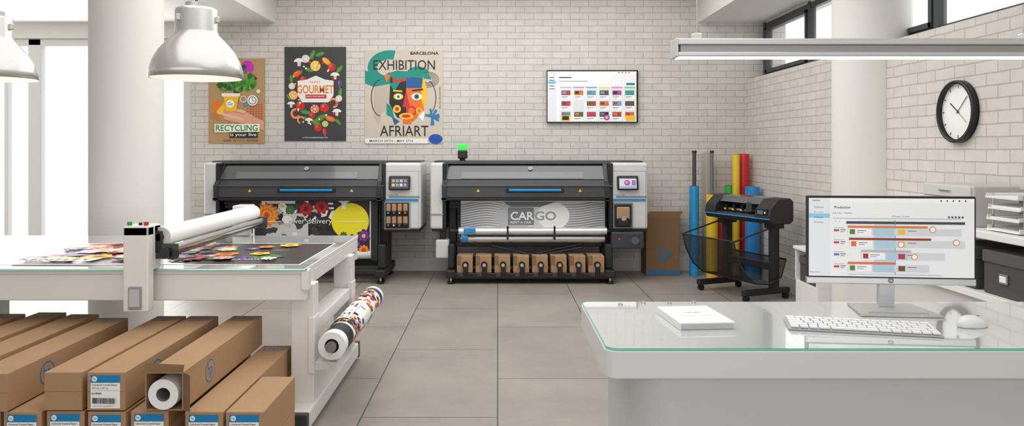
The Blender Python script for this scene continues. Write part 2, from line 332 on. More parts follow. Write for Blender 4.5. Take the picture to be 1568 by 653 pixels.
for c in range(6):
    x=858+c*19.5; p.rect(x,133,x+17,135,mat(hd[c],0.4,emit=0.1))
    p.rect(x,136,x+17,185,mat((220,223,228) if c!=3 else (205,220,240),0.4,emit=0.1))
    for r in range(3):
        y=138+r*16.5
        if (c,r) in ((1,1),): continue
        p.rect(x+1,y,x+16,y+14.5,mat((250,250,250),0.4,emit=0.1)); p.rect(x+1.5,y+.5,x+15.5,y+8,mat(pc[(c*2+r*5)%9],0.4))
        p.rect(x+3,y+2,x+9,y+6,mat(pc[(c*3+r*2+4)%9],0.4)); p.rect(x+2,y+10,x+12,y+10.8,INK); p.rect(x+2,y+12,x+9,y+12.6,mat((150,150,155)))
p.disc(929,180,4.4,mat((150,60,190),0.4,emit=.1)); p.disc(929,180,2.2,mat((250,200,60),0.4,emit=.1)); p.rect(958,177,972,185,mat((245,190,30),0.4,emit=.1)); p.rect(859,177,873,185,mat((245,190,30),0.4,emit=.1)); p.rect(861,178,871,184,INK)
b.done()

# ---------------------------------------------------------------- printers
def printer(x0,kind):
    b=B('large_format_printer'); S=131.0
    X=lambda px:(px-762)/S
    Z=lambda py:H-(py-226)/S
    o=x0
    prof=[(9.75,1.405),(9.30,1.405),(9.23,1.375),(9.07,1.19),(9.0,1.13),(8.99,1.0),(9.05,.955),(9.75,.955)]
    b.prism(prof,'x',X(o+20),X(o+277),DK,0.008)
    b.prism([(9.78,1.425),(9.25,1.425),(9.2,1.39),(9.25,1.38),(9.78,1.38)],'x',X(o+4),X(o+332),DK,0.006)
    def sl(t): return (9.23-0.16*t-0.007, 1.375-0.185*t+0.007)
    a=sl(0.08);c=sl(0.93)
    b.poly([(X(o+30),a[0],a[1]),(X(o+268),a[0],a[1]),(X(o+272),c[0],c[1]),(X(o+24),c[0],c[1])],DK2)
    a2=sl(0.5);c2=sl(0.9)
    b.prism([(a2[0]-.004,a2[1]+.004),(c2[0]-.004,c2[1]+.004),(c2[0]+.01,c2[1]-.01),(a2[0]+.01,a2[1]-.01)],'x',X(o+48),X(o+236),mat((104,106,109),0.2,coat=0.5))
    b.bx(X(o+18),X(o+279),8.975,9.01,Z(306.5),Z(303),BLK,0.003); b.bx(X(o+18),X(o+279),8.985,9.03,Z(286),Z(284),mat((74,76,79),.3),0.003)
    for xx in (o+22,o+271): b.prism([(9.24,1.40),(9.215,1.40),(9.045,1.19),(8.975,1.135),(8.975,.96),(9.05,.95),(9.05,1.1)],'x',X(xx-3),X(xx+4),mat((40,42,44),.3),0.003)
    b.bx(X(o+121),X(o+201),8.95,8.985,Z(293),Z(289.5),BLUE,0.008); b.bx(X(o+117),X(o+205),8.975,9.0,Z(295),Z(288),BLK,0.006)
    p=Pl(b,(0,8.99,H),(1/S,0,0),(0,0,-1/S),(0,-1,0),762,226)
    for xx in (o+74,o+230): p.poly([(xx,289.5),(xx+2.6,294),(xx-2.6,294)],mat((240,205,40)))
    yy,zz=sl(0.3); b.cyl((X(o+155),yy-.004,zz+.004),(X(o+155),yy-.012,zz+.012),0.026,mat((190,192,194),.3),seg=20)
    q=Pl(b,(X(o+155),yy-.013,zz+.013),(1,0,0),(0,-.65,-.75),(0,-.75,.65)); q.text('hp',0,0,.03,.034,BLK,.01)
    b.bx(X(o),X(o+23),9.06,9.8,Z(352),1.405,PL,0.03,3); b.bx(X(o+1),X(o+22),9.05,9.1,Z(330),Z(328),mat((150,151,152),.4)); b.bx(X(o+2),X(o+24),9.1,9.78,Z(356),Z(350),BLK,0.01)
    b.bx(X(o+19),X(o+25),9.05,9.75,Z(352),1.40,BLK,0.01)
    b.bx(X(o+279),X(o+335),9.04,9.8,Z(352),1.405,PL,0.03,3); b.bx(X(o+277),X(o+334),9.05,9.78,Z(356),Z(350),BLK,0.012)
    b.bx(X(o+275),X(o+281),9.02,9.75,Z(352),1.40,BLK,0.01)
    b.bx(X(o+286),X(o+333),9.03,9.06,Z(302.5),Z(301),mat((120,122,124),.4)); b.bx(X(o+280),X(o+331),9.028,9.06,Z(308.5),Z(305),BLUE)
    b.box((X(o+303),9.0,Z(280.5)),(0.25,0.03,0.17),BLK,0.012,(-12,0,0))
    T=R(-12,0,0); V=T@Vector((0,0,-1)); N=T@Vector((0,-1,0)); q=Pl(b,Vector((X(o+303),9.0,Z(280.5)))+N*0.016,(1,0,0),V,N,eps=.0003)
    q.rect(-.10,-.068,.10,.066,mat((70,74,80) if kind==0 else (214,218,224),.3,emit=.03))
    if kind==0:
        q.rect(-.10,-.068,.10,-.05,mat((40,43,48),.3))
        for i in range(4):
            for j in range(2): q.rect(-.088+i*.046,-.04+j*.05,-.088+i*.046+.034,-.04+j*.05+.034,mat([(200,150,125),(130,165,175),(185,185,190),(180,120,130),(205,190,140),(140,170,135),(205,205,205),(140,158,195)][i+4*j],.4,emit=.03))
    else:
        q.rect(-.10,-.068,.10,-.05,mat((60,64,70),.3)); q.disc(-.01,0,.034,mat((180,80,170),.4)); q.disc(-.015,-.004,.016,mat((225,160,205),.4)); q.rect(.045,-.03,.09,.03,mat((150,110,190),.4)); q.rect(-.09,.042,.09,.056,mat((120,175,205),.4))
    p=Pl(b,(0,9.04,H),(1/S,0,0),(0,0,-1/S),(0,-1,0),762,226)
    p.rect(o+281,262,o+334,262.8,mat((165,166,167),.5)); p.rect(o+331,262,o+331.8,350,mat((165,166,167),.5)); p.text('Latex 700',o+292,299,16,2,mat((90,92,94)),.01)
    if kind==0:
        b.bx(X(o+279),X(o+319),9.02,9.06,Z(352),Z(309),mat((150,151,152),.4),0.004); b.bx(X(o+281),X(o+317),9.01,9.05,Z(350),Z(311),BLK,0.006)
        cc=[(0,170,220),(215,40,130),(240,210,40),(240,120,40),(120,120,120),(230,230,230),(200,60,60),(40,40,40)]
        for r in range(2):
            for i in range(4):
                x=o+286+i*8.6; y=318.5+r*19
                b.bx(X(x-3.4),X(x+3.4),8.985,9.03,Z(y+5.5),Z(y-6),KR,0.012); b.bx(X(x-3.6),X(x+3.6),8.98,9.03,Z(y+10.5),Z(y+4.5),BLK,0.01)
                b.cyl((X(x),8.98,Z(y+7.5)),(X(x),8.965,Z(y+7.5)),0.010,mat(cc[i+4*r],.4),seg=12)
    else:
        b.bx(X(o+281),X(o+311),9.01,9.06,Z(350),Z(311),mat((120,121,122),.4),0.006); b.bx(X(o+283),X(o+309),9.0,9.05,Z(348),Z(313),BLK,0.01)
        b.bx(X(o+286),X(o+306),8.97,9.03,Z(336),Z(317),KR,0.015); b.bx(X(o+288),X(o+304),8.96,9.03,Z(346),Z(333),BLK2,0.015); b.cyl((X(o+296),8.96,Z(334)),(X(o+296),8.94,Z(334)),.03,SIL,seg=16)
        b.bx(X(o+278),X(o+328),8.98,9.5,Z(381),Z(355),DK,0.02); b.cyl((X(o+314),8.98,Z(368)),(X(o+314),8.965,Z(368)),.045,mat((90,92,95),.3),seg=20); b.cyl((X(o+290),8.98,Z(366)),(X(o+290),8.97,Z(366)),.012,mat((220,60,50),.3),seg=12)
        b.bx(X(o+8),X(o+29),9.1,9.3,Z(398),Z(369),PL,0.02); b.bx(X(o+14),X(o+23),9.15,9.25,Z(372),Z(352),BLK)
        b.cyl((X(o+48),9.35,1.42),(X(o+48),9.35,1.455),.035,BLK); b.bx(X(o+41),X(o+56),9.28,9.42,1.45,1.55,BLK,0.012)
        b.bx(X(o+41),X(o+56),9.28,9.42,1.553,1.625,mat((40,225,70),.2,emit=.5),0.012)
    b.bx(X(o+28),X(o+275),9.15,9.7,.86,.96,BLK2,0.01); b.cyl((X(o+30),9.14,.93),(X(o+272),9.14,.93),.035,BLK2)
    for l0,l1 in ((o+27,o+39),(o+268,o+282)):
        b.bx(X(l0),X(l1),9.25,9.5,.1,.96,BLK2,0.012); b.bx(X(l0-1),X(l1+1),8.9,9.78,.07,.16,BLK2,0.015)
        b.bx(X(l0+1),X(l1-1),9.02,9.24,.16,.45,BLK2,0.02)
        for yy in (8.95,9.7):
            xm=X((l0+l1)/2); b.cyl((xm,yy,.03),(xm,yy,.1),.014,SIL,seg=12); b.cyl((xm,yy,0),(xm,yy,.03),.04,BLK,seg=20)
            b.cyl((xm-.03,yy+.12 if yy<9.3 else yy-.12,.038),(xm+.03,yy+.12 if yy<9.3 else yy-.12,.038),.038,BLK,seg=20)
    b.bx(X(o+39),X(o+268),9.4,9.5,.14,.24,BLK2,0.01)
    if kind==0:
        x0_,x1_=o+72,o+258
        b.bx(X(x0_),X(x1_),9.10,9.104,.34,.955,PAP)
        p=Pl(b,(0,9.099,H),(1/S,0,0),(0,0,-1/S),(0,-1,0),762,226)
        p.rect(x0_,306.5,x1_-3,389,mat((40,38,42))); p.rect(o+95,328,o+160,389,mat((205,203,200)))
        for i in range(40): p.blob(random.uniform(o+95,o+200),random.uniform(318,385),random.uniform(3,9),mat(random.choice([(60,60,62),(120,120,122),(25,25,27),(190,190,190),(235,235,235)])),.45,12)
        p.disc(o+225,340,29,mat((242,228,30)),28,n=40)
        p.text('LEY',o+193,313,78,17,PAP,.018); p.rect(o+88,308,o+140,313,PAP); p.rect(o+88,308,o+93,322,PAP)
        p.flower(o+96,330,20,fl_org,pet=13); p.flower(o+96,331,11,fl_org,pet=11); p.flower(o+157,321,12,fl_red,pet=7); p.flower(o+181,318,12,fl_red,pet=7); p.flower(o+132,322,8,fl_grn); p.flower(o+120,317,7,fl_wht)
        p.flower(o+228,376,16,fl_pur,pet=6); p.flower(o+246,363,11,fl_pur,pet=6); p.flower(o+205,380,12,fl_wht,pet=5); p.flower(o+246,385,9,fl_org); p.flower(o+215,362,6,fl_grn)
        p.text('flower delivery',o+160,341,74,11,PAP,.0); p.rect(o+205,340,o+250,341,PAP); p.rect(o+95,340,o+118,341,PAP)
        b.cyl((X(o+64),9.16,.33),(X(o+262),9.16,.33),.07,PAP); b.cyl((X(o+42),9.16,.33),(X(o+268),9.16,.33),.04,BLK2); b.cyl((X(o+60),9.16,.33),(X(o+66),9.16,.33),.1,BLK); b.cyl((X(o+258),9.16,.33),(X(o+264),9.16,.33),.1,BLK)
        b.bx(X(o+39),X(o+268),8.98,9.06,.1,.16,BLK2,0.01); b.bx(X(o+258),X(o+268),9.06,9.15,.25,.95,BLK2)
    else:
        x0_,x1_=o+47,o+270
        b.bx(X(x0_),X(x1_),9.10,9.104,.60,.955,PAP)
        p=Pl(b,(0,9.099,H),(1/S,0,0),(0,0,-1/S),(0,-1,0),762,226)
        p.rect(x0_,310,x1_,354,mat((206,207,209),.3))
        for i in range(11):
            y=312+i*3.7
            for k,(xa,xb) in enumerate(((x0_,o+112),(o+188,x1_))):
                n=14; up=[];lo=[]
                for j in range(n+1):
                    x=xa+(xb-xa)*j/n; yy=y+3.0*math.sin(j/n*4.5+(0 if k else 2)); w=.35+1.1*(j/n if k else 1-j/n)
                    up.append((x,yy-w));lo.append((x,yy+w))
                p.poly([(a_,min(353.5,max(310.5,c_))) for a_,c_ in up+lo[::-1]],mat((130,133,138),.35))
        p.poly([(o+97,333),(o+110,318),(o+122,310),(o+150,310),(o+150,354),(o+112,354)],mat((182,186,190),.3)); p.disc(o+190,332,25,mat((240,240,240),.3),21,n=36); p.poly([(o+112,310),(o+195,310),(o+170,318),(o+125,318)],mat((110,114,120)))
        p.rect(o+120,319,o+160,346,mat((120,124,130),.3))
        p.text('CAR',o+142,332,36,13,PAP,.018); p.text('GO',o+178,332,33,14,mat((150,154,160)),.018); p.text('RENT A CAR',o+140,342,32,3.4,PAP,.01)
        b.cyl((X(o+44),9.08,.60),(X(o+272),9.08,.60),.045,mat((225,226,228),.15,.6)); b.cyl((X(o+30),9.08,.60),(X(o+280),9.08,.60),.022,BLK2)
        b.cyl((X(o+47),9.15,.50),(X(o+270),9.15,.50),.05,mat((190,192,195),.15,.7)); b.cyl((X(o+48),9.1,.52),(X(o+58),9.1,.52),.06,BLUE); b.bx(X(o+52),X(o+70),9.0,9.05,.58,.64,BLUE,.01)
        b.bx(X(o+118),X(o+121),9.03,9.05,.5,.66,INK);b.bx(X(o+190),X(o+193),9.03,9.05,.5,.66,INK)
        b.bx(X(o+39),X(o+268),9.2,9.3,.40,.46,BLK2,.01)
        b.tube([(X(o+95),9.12,.42),(X(o+165),9.12,.30),(X(o+235),9.12,.40)],.014,BLK2); b.tube([(X(o+235),9.15,.44),(X(o+150),9.15,.30),(X(o+95),9.15,.28)],.014,BLK2); b.bx(X(o+140),X(o+172),9.08,9.14,.28,.33,BLK2,.008)
        b.bx(X(o+37),X(o+272),8.92,9.2,.06,.13,BLK,0.01)
        for i in range(8):
            x=o+54+i*28.6
            b.bx(X(x-12),X(x+12),8.94,9.2,.13,.325,KR,0.006); b.bx(X(x-12.1),X(x-6),8.936,8.94,.22,.327,KRD)
            b.cyl((X(x+1),8.94,.225),(X(x+1),8.90,.225),.038,BLK,seg=18); b.bx(X(x-2),X(x+5),8.89,8.94,.12,.21,BLK,.008); b.bx(X(x-10),X(x-2),8.91,8.94,.085,.135,DK,.006); b.cyl((X(x+1),8.90,.225),(X(x+1),8.89,.225),.02,SIL,seg=14)
    b.done()
printer(309,0); printer(658,1)

# ---------------------------------------------------------------- recycling carton + vinyl rolls
b=B('recycling_carton'); k=9.5/F
b.bx(1.83,2.24,9.5,9.83,0,.72,KRD,0.004); b.poly([(1.83,9.5,.722),(2.24,9.5,.722),(2.27,9.45,.80),(1.86,9.45,.80)],KR); b.poly([(2.24,9.5,.722),(2.24,9.83,.722),(2.33,9.83,.78),(2.33,9.5,.78)],KR)
p=frontal(b,9.5,.002); BL=mat((20,120,190)); p.rect(989,415,1041,420,BL)
for a in (90,210,330):
    t=math.radians(a); cx,cy=1017+6.5*math.cos(t),391+6.5*math.sin(t); tx,ty=-math.sin(t),math.cos(t)
    p.line(cx-tx*5,cy-ty*5,cx+tx*4,cy+ty*4,3.6,BL); ex,ey=cx+tx*4,cy+ty*4; nx,ny=math.cos(t),math.sin(t)
    p.poly([(ex+nx*4,ey+ny*4),(ex+tx*5,ey+ty*5),(ex-nx*4,ey-ny*4)],BL)
b.done()
def roll(px,d,r,ytop,c,core=None,cr=.024,cc=(70,72,72)):
    b=B('vinyl_roll'); x=(px-762)*d/F; zt=H-(ytop-226)*d/F
    m=mat(c,.3,coat=.3); b.cyl((x,d,0),(x,d,zt),r,m,caps=False); b.ringdisc((x,d,zt),(0,0,1),.035,r,m); b.cyl((x,d,0.001),(x,d,zt+.004),.035,KRD,caps=False)
    b.ringdisc((x,d,0.001),(0,0,1),.0,r,m)
    if core: 
        zc=H-(core-226)*d/F; b.cyl((x,d,0),(x,d,zc),cr,mat(cc,.4)); b.ringdisc((x,d,zt+.002),(0,0,1),0.02,.036,KRD); b.cyl((x,d,zc-.02),(x,d,zc+.01),cr+.006,mat((50,52,54),.4))
    b.done()
roll(1063,9.5,.058,285,(35,150,215),232); roll(1083,9.72,.068,235,(168,164,156)); roll(1090,9.38,.070,298,(235,200,45),232,.02,(110,112,110))
roll(1117,9.7,.06,284,(60,185,70)); roll(1127,9.55,.045,237,(240,205,50)); roll(1138,9.68,.075,236,(215,40,40)); roll(1152,9.3,.085,286,(45,140,220),None)
roll(1104,9.55,.05,330,(200,50,45))

# ---------------------------------------------------------------- vinyl cutter on stand
M=Matrix.Translation((2.73,8.37,0))@R(0,0,-67)
b=B('vinyl_cutter',M)
pr=[(-.15,.80),(-.18,.86),(-.16,.95),(-.05,1.05),(.11,1.06),(.15,1.02),(.15,.82),(.1,.79)]
b.prism(pr,'x',-.53,-.36,BLK2,.012); b.prism(pr,'x',.28,.50,BLK2,.012)
b.prism([(-.16,.80),(-.18,.84),(-.15,.875),(.10,.88),(.10,1.04),(.145,1.01),(.15,.82),(.1,.79)],'x',-.38,.32,mat((38,39,41),.4),.006)
b.prism([(-.10,.985),(-.04,1.05),(.11,1.06),(.11,1.0),(.0,.975)],'x',-.42,.34,DK2,.005)
b.cyl((-.38,-.03,.90),(.30,-.03,.90),.02,SIL); b.bx(-.38,.30,.07,.10,.9,.97,mat((70,72,74),.3),0)
for i in range(5):
    x=-.30+i*.13; b.bx(x-.018,x+.018,-.07,.03,.895,.955,BLK,.006); b.cyl((x-.012,-.07,.9),(x+.012,-.07,.9),.011,mat((225,195,90),.4),seg=14)
b.bx(-.53,.51,-.188,-.176,.845,.856,BLUE); b.bx(.06,.15,-.10,.03,.89,1.0,DK,.01)
b.bx(.31,.47,-.178,-.15,.88,.95,BLK,.004)
q=Pl(b,(.39,-.179,.915),(1,0,0),(0,0,-1),(0,-1,0),eps=.0003,start=.0005); q.rect(-.06,-.02,.02,.02,mat((90,120,135),.3)); q.disc(.05,0,.012,PL)
for x in (-.36,.37):
    b.bx(x-.035,x+.035,-.04,.05,.10,.80,BLK2,.008); b.bx(x-.05,x+.05,-.08,.1,.74,.80,BLK2,.006); b.bx(x-.03,x+.03,-.40,.2,.06,.12,BLK2,.01)
    for yy in (-.36,.16):
        b.cyl((x-.02,yy,.032),(x+.02,yy,.032),.032,BLK,seg=18); b.bx(x-.012,x+.012,yy-.012,yy+.012,.03,.08,SIL)
b.bx(-.36,.37,-.02,.03,.30,.38,BLK2,.008)
NET=transp((20,20,22),.72,'black_mesh_fabric',.8)
pf=[(-.56,.63),(-.52,.48),(-.42,.30),(-.28,.19),(-.10,.17),(.06,.24),(.12,.42)]
for a_,c_ in zip(pf[:-1],pf[1:]):
    b.poly([(-.42,a_[0],a_[1]),(.42,a_[0],a_[1]),(.42,c_[0],c_[1]),(-.42,c_[0],c_[1])],NET)
for x in (-.42,.42): b.tube([(x,y,z) for y,z in pf],.008,BLK2); b.tube([(x,-.05,.76),(x,-.56,.63)],.009,BLK2)
b.tube([(-.42,-.56,.63),(.42,-.56,.63)],.009,BLK2); b.tube([(-.42,.12,.42),(.42,.12,.42)],.009,BLK2); b.tube([(-.42,-.28,.19),(.42,-.28,.19)],.007,BLK2)
b.done()

# ---------------------------------------------------------------- right wall: clock, shelving, trays, boxes
b=B('wall_clock'); cy,cz,cr=5.33,1.833,.217
b.lathe([(cr-.022,0.045),(cr-.022,0.012),(cr-.022,.012),(cr-.018,.045),(cr-.004,.045),(cr,.04),(cr,-.0),(0,0)],(0,0,0),BLK) ; vs=b.v; b.v=[]
b.v=[tuple(Vector((RX-.002-v[2],cy+v[0],cz+v[1]))) for v in vs]
N=Vector((-1,0,0)); q=Pl(b,(RX-.014,cy,cz),(0,-1,0),(0,0,-1),N,eps=.0004,start=0)
q.disc(0,0,cr-.02,mat((246,246,244),.5),n=48)
for i in range(12):
    a=math.radians(i*30); r0,r1=cr-.055,cr-.032; q.line(r0*math.sin(a),-r0*math.cos(a),r1*math.sin(a),-r1*math.cos(a),.006,INK)
for ang,L_,w in ((305,.11,.008),(47,.15,.006)): a=math.radians(ang); q.line(-.02*math.sin(a),.02*math.cos(a),L_*math.sin(a),-L_*math.cos(a),w,INK)
a=math.radians(128); q.line(0,0,.13*math.sin(a),-.13*math.cos(a),.003,INK); q.disc(0,0,.009,INK); b.done()

b=B('shelving_unit'); zt=1.10
b.bx(2.80,3.18,3.3,6.25,zt-.045,zt,WHITE,.006); b.bx(2.80,3.18,3.3,6.25,.70,.74,WHITE,.004); b.bx(2.84,3.18,3.3,6.25,0,.70,OFFW,.004)
for y in (3.3,4.05,5.15,6.22): b.bx(2.82,3.18,y,y+.03,.74,zt-.045,WHITE,.003)
b.bx(3.165,3.18,3.3,6.25,.74,zt-.045,OFFW); b.done()
DG=mat((72,72,73),.7,name='grey_card_box',noise=.05)
def sbox(x0,x1,y0,y1,z0,h):
    b=B('storage_box'); b.bx(x0,x1,y0,y1,z0,z0+h*.72,DG,.004); b.bx(x0-.008,x1+.005,y0-.006,y1+.006,z0+h*.72,z0+h,mat((84,84,85),.7,noise=.05),.005)
    ym=(y0+y1)/2; b.bx(x0-.012,x0,ym-.035,ym+.035,z0+h*.3,z0+h*.52,SIL,.002); b.bx(x0-.014,x0-.01,ym-.027,ym+.027,z0+h*.34,z0+h*.48,PAP)
    b.bx(x0,x1,y0-.004,y0,z0+.02,z0+.06,DG); b.done()
sbox(2.84,3.14,4.13,4.50,.742,.25); sbox(2.84,3.14,4.58,4.95,.742,.25); sbox(2.84,3.14,3.55,3.95,.742,.25)
b=B('low_cabinet'); b.bx(2.9,3.18,6.99,7.5,.0,.30,WHITE,.005); b.bx(2.88,3.18,6.99,7.52,.60,.63,WHITE,.005); b.bx(2.9,3.18,7.48,7.51,.3,.6,WHITE); b.bx(2.9,3.18,6.99,7.02,.3,.6,WHITE); b.done()
sbox(2.92,3.16,7.05,7.44,.302,.24)
b=B('drawer_box'); z0=zt; b.bx(2.88,3.16,4.66,5.22,z0,z0+.25,mat((196,194,190),.5),.01); 
for i in range(3): b.bx(2.868,2.885,4.68,5.20,z0+.012+i*.08,z0+.085+i*.08,mat((208,206,202),.5),.005); b.bx(2.858,2.87,4.88,5.0,z0+.045+i*.08,z0+.055+i*.08,SIL,.002)
b.done()
def tray(y0,y1,n,x0=2.86,dz=.062):
    b=B('letter_tray')
    for i in range(n):
        z=zt+.006+i*dz; s_=.012*i*(1 if i%2 else -1)*.4; a0,a1=y0+s_,y1+s_
        b.bx(x0,3.14,a0,a1,z,z+.005,WHITE,.001); b.bx(x0,3.14,a0,a0+.005,z,z+.028,WHITE); b.bx(x0,3.14,a1-.005,a1,z,z+.028,WHITE); b.bx(3.135,3.14,a0,a1,z,z+.028,WHITE); b.bx(x0-.004,x0,a0,a1,z,z+.01,WHITE)
        b.bx(x0+.01,3.12,a0+.01,a1-.01,z+.006,z+.012+.004*(i%3),PAP)
        for yy in (y0+.006,y1-.006):
            for xx in (x0+.03,3.11): b.cyl((xx,yy,zt if i==0 else z-dz+.01),(xx,yy,z+.028),.005,SIL,seg=8)
    b.done()
tray(4.22,4.50,4); tray(3.86,4.16,5)

# ---------------------------------------------------------------- reception desk
b=B('reception_desk'); dt=1.05; DX=.287; DF=2.043; DB=2.675; DR=2.3
def rr(x0,x1,y0,y1,r,n=8):
    q=[]
    for (cx,cy,a) in ((x1-r,y1-r,0),(x0+r,y1-r,90),(x0+r,y0+r,180),(x1-r,y0+r,270)):
        for i in range(n+1): t=math.radians(a+90*i/n); q.append((cx+r*math.cos(t),cy+r*math.sin(t)))
    return q
DM=mat((224,224,223),.35,name='white_desk_lacquer'); 
b.prism(rr(DX,DR,DF,DB,.035),'z',dt-.08,dt-.006,DM,.003)
b.prism(rr(DX+.075,DR-.02,DF+.02,DB-.04,.12,16),'z',0,dt-.08,mat((200,200,200),.4))
GT=mat((210,215,214),.04,coat=1.0,name='back_painted_glass'); GE=mat((120,205,185),.1,emit=.05,name='glass_edge')  # teal edge also gets a faint painted-in glow; it is no light source
q=rr(DX+.003,DR-.004,DF+.003,DB-.004,.033); b.prism(q,'z',dt-.0055,dt-.0008,GE); b.poly([(x,y,dt) for x,y in rr(DX+.005,DR-.006,DF+.005,DB-.006,.031)],GT)
for px,py in ((950,467.5),(985,465),(1062,464),(1025,465.5)):
    d=F*.535/(py-226); b.cyl(((px-762)*d/F,min(d,2.655),dt-.004),((px-762)*d/F,min(d,2.655),dt+.006),.008,SIL,seg=16)
b.done()
# monitor
M=Matrix.Translation((1.283,2.52,0))@R(0,0,-6)
b=B('computer_monitor',M); W2=.264; zb,ztp=1.137,1.426
b.bx(-W2,W2,-.006,.012,zb+.02,ztp,BLK,.004); b.bx(-W2,W2,-.007,.014,zb,zb+.022,mat((205,206,208),.25,.7),.003); b.bx(-.18,.18,.01,.035,zb+.03,ztp-.06,PL,.012)
u=2*W2/254.0; q=Pl(b,(-W2,-.006,ztp),(u,0,0),(0,0,-u),(0,-1,0),1238,300,eps=.00003,start=.0003)
E=lambda c:mat(c,.3,emit=.12)
q.rect(1241,303.5,1489,427,E((240,242,244))); q.rect(1241,303.5,1489,310,E((250,250,250))); q.rect(1241,303.5,1273,427,E((232,235,239)))
q.rect(1241,328,1273,335,E((140,205,238)))
for i,t in enumerate(('Dashboard','Print queue','Production','Settings')): q.text(t,1256,318+i*8,14,2.6,mat((60,66,74)))
q.text('Latex',1253,307,12,3,INK); q.text('Production',1292,318,24,4,INK,.01); q.text('Overview   Timeline',1292,327,30,2.6,mat((60,120,190))); q.text('Help center',1250,421,14,2.4,mat((60,66,74)))
for i in range(5): q.disc(1440+i*9,307,1.3,mat((60,66,74)),n=10)
q.text('Monday, 12 June',1380,332,26,2.6,INK); q.rect(1278,335,1470,336,mat((190,195,200)))
for i in range(5): q.rect(1450+i*5,331,1453+i*5,334,mat((90,95,100)))
for i in range(4): q.rect(1279,350+i*19,1295,351+i*19,mat((200,205,210)))
q.rect(1278,338,1292,343,E((250,250,250))); q.text('All jobs',1285,340.5,10,2,INK)
q.rect(1298,340,1475,344,mat((70,76,84)))
q.poly([(1340,345),(1372,345),(1372,420),(1340,420)],E((188,214,228))); q.rect(1371,338,1372,424,E((60,150,210)))
rows=[(347,1300,1420,(225,120,40)),(366,1302,1425,(150,45,30)),(385,1320,1395,(190,185,180)),(404,1300,1372,(225,110,50))]
for y,xa,xb,c in rows:
    q.rect(xa,y,xb,y+3.4,E(c)); q.rect(xa,y+4,xb+50,y+15,E((215,217,220))); q.rect(xa+1,y+4,xa+36,y+15,E((246,246,246))); q.rect(xa+38,y+4,xa+70,y+15,E((176,206,224)))
    q.rect(1279,y+6,1287,y+9,E(random.choice([(200,50,50),(60,160,80),(70,120,200)]))); q.rect(1289,y+6,1297,y+7,mat((90,95,100))); q.rect(1289,y+9,1295,y+10,mat((150,155,160)))
    q.rect(xa+3,y+5.5,xa+11,y+13.5,E(random.choice([(40,140,140),(225,110,50),(160,50,70),(90,120,60)]))); q.rect(xa+14,y+7,xa+28,y+8,mat((110,112,115))); q.rect(xa+14,y+10,xa+24,y+11,mat((160,162,165)))
    q.rect(1376,y+5.5,1386,y+13.5,E(random.choice([(190,45,60),(60,130,170),(240,190,60),(110,70,50)]))); q.rect(1390,y+7,1403,y+8,mat((110,112,115)))
for cx_,cy_ in ((1427,352),(1380,376),(1462,372),(1400,395)): q.disc(cx_,cy_,5,E((225,150,100))); q.disc(cx_,cy_,3.6,E((250,250,250)))
q.rect(1300,423,1440,424,mat((200,205,210))); q.disc(1365,432.5,4,mat((120,122,125))); q.text('hp',1365,432.5,4.5,4,PAP,.01)
b.prism([(.012,zb+.12),(.034,zb+.12),(.05,1.065),(.03,1.056)],'x',-.025,.025,mat((214,215,217),.3,.5),.002)
b.prism([(-.125,-.10),(.125,-.10),(.105,.09),(-.105,.09)],'z',1.0505,1.057,mat((205,206,208),.25,.7),.002); b.bx(-.09,.09,-.075,-.06,1.057,1.0578,mat((170,172,175),.3,.7))
b.done()
# keyboard
M=Matrix.Translation((1.065,2.265,1.0505))@R(0,0,-13.5)
b=B('computer_keyboard',M); b.prism([(-.062,0),(-.062,.006),(.062,.012),(.062,0)],'x',-.205,.205,mat((180,182,185),.35,.3),.0015)
for r in range(5):
    y=-.049+r*.0245; z=.0075+r*.0012; x=-.2
    ws=[1]*15
    if r==0: ws=[1,1,1,1.3,5,1.3,1,1,1,1,.9]
    elif r==1: ws=[2]+[1]*10+[2,1]
    elif r==2: ws=[1.7]+[1]*11+[1.8,.5]
    elif r==3: ws=[1.5]+[1]*12+[1.0,.5]
    s_=.4/sum(ws)
    for w in ws:
        b.box((x+w*s_/2,y,z+.003),(w*s_-.004,.020,.006),mat((246,246,247),.5),.0012); x+=w*s_
b.done()
b=B('computer_mouse',Matrix.Translation((1.415,2.30,1.0505))@R(0,0,-70))
g=bmesh.new(); bmesh.ops.create_uvsphere(g,u_segments=28,v_segments=16,radius=1)
for v in g.verts:
    v.co=Vector((v.co.x*(.031+.003*v.co.y),v.co.y*.052,max(0,v.co.z*.030+.004-.006*v.co.y)))
b.bm(g,mat((240,240,240),.25,name='mouse_shell'),True); b.bx(-.0015,.0015,.012,.03,.028,.0315,mat((150,150,152),.4)); b.done()
b=B('notepad',Matrix.Translation((.605,2.375,1.0505))@R(0,0,5))
b.bx(-.08,.08,-.115,.115,0,.017,mat((206,206,206),.6),.001); b.bx(-.083,.083,-.118,.118,.017,.021,PAP,.001); b.bx(-.083,-.079,-.118,.118,0,.019,WHITE); b.bx(-.05,.05,-.02,.06,.021,.0214,mat((238,238,236),.6))
q=Pl(b,(0,0,.0215),(1,0,0),(0,-1,0),(0,0,1),eps=.0002,start=.0003); q.text('notes',0,-.02,.05,.012,mat((170,170,172))); q.rect(-.05,.03,.05,.032,mat((190,190,190))); b.done()

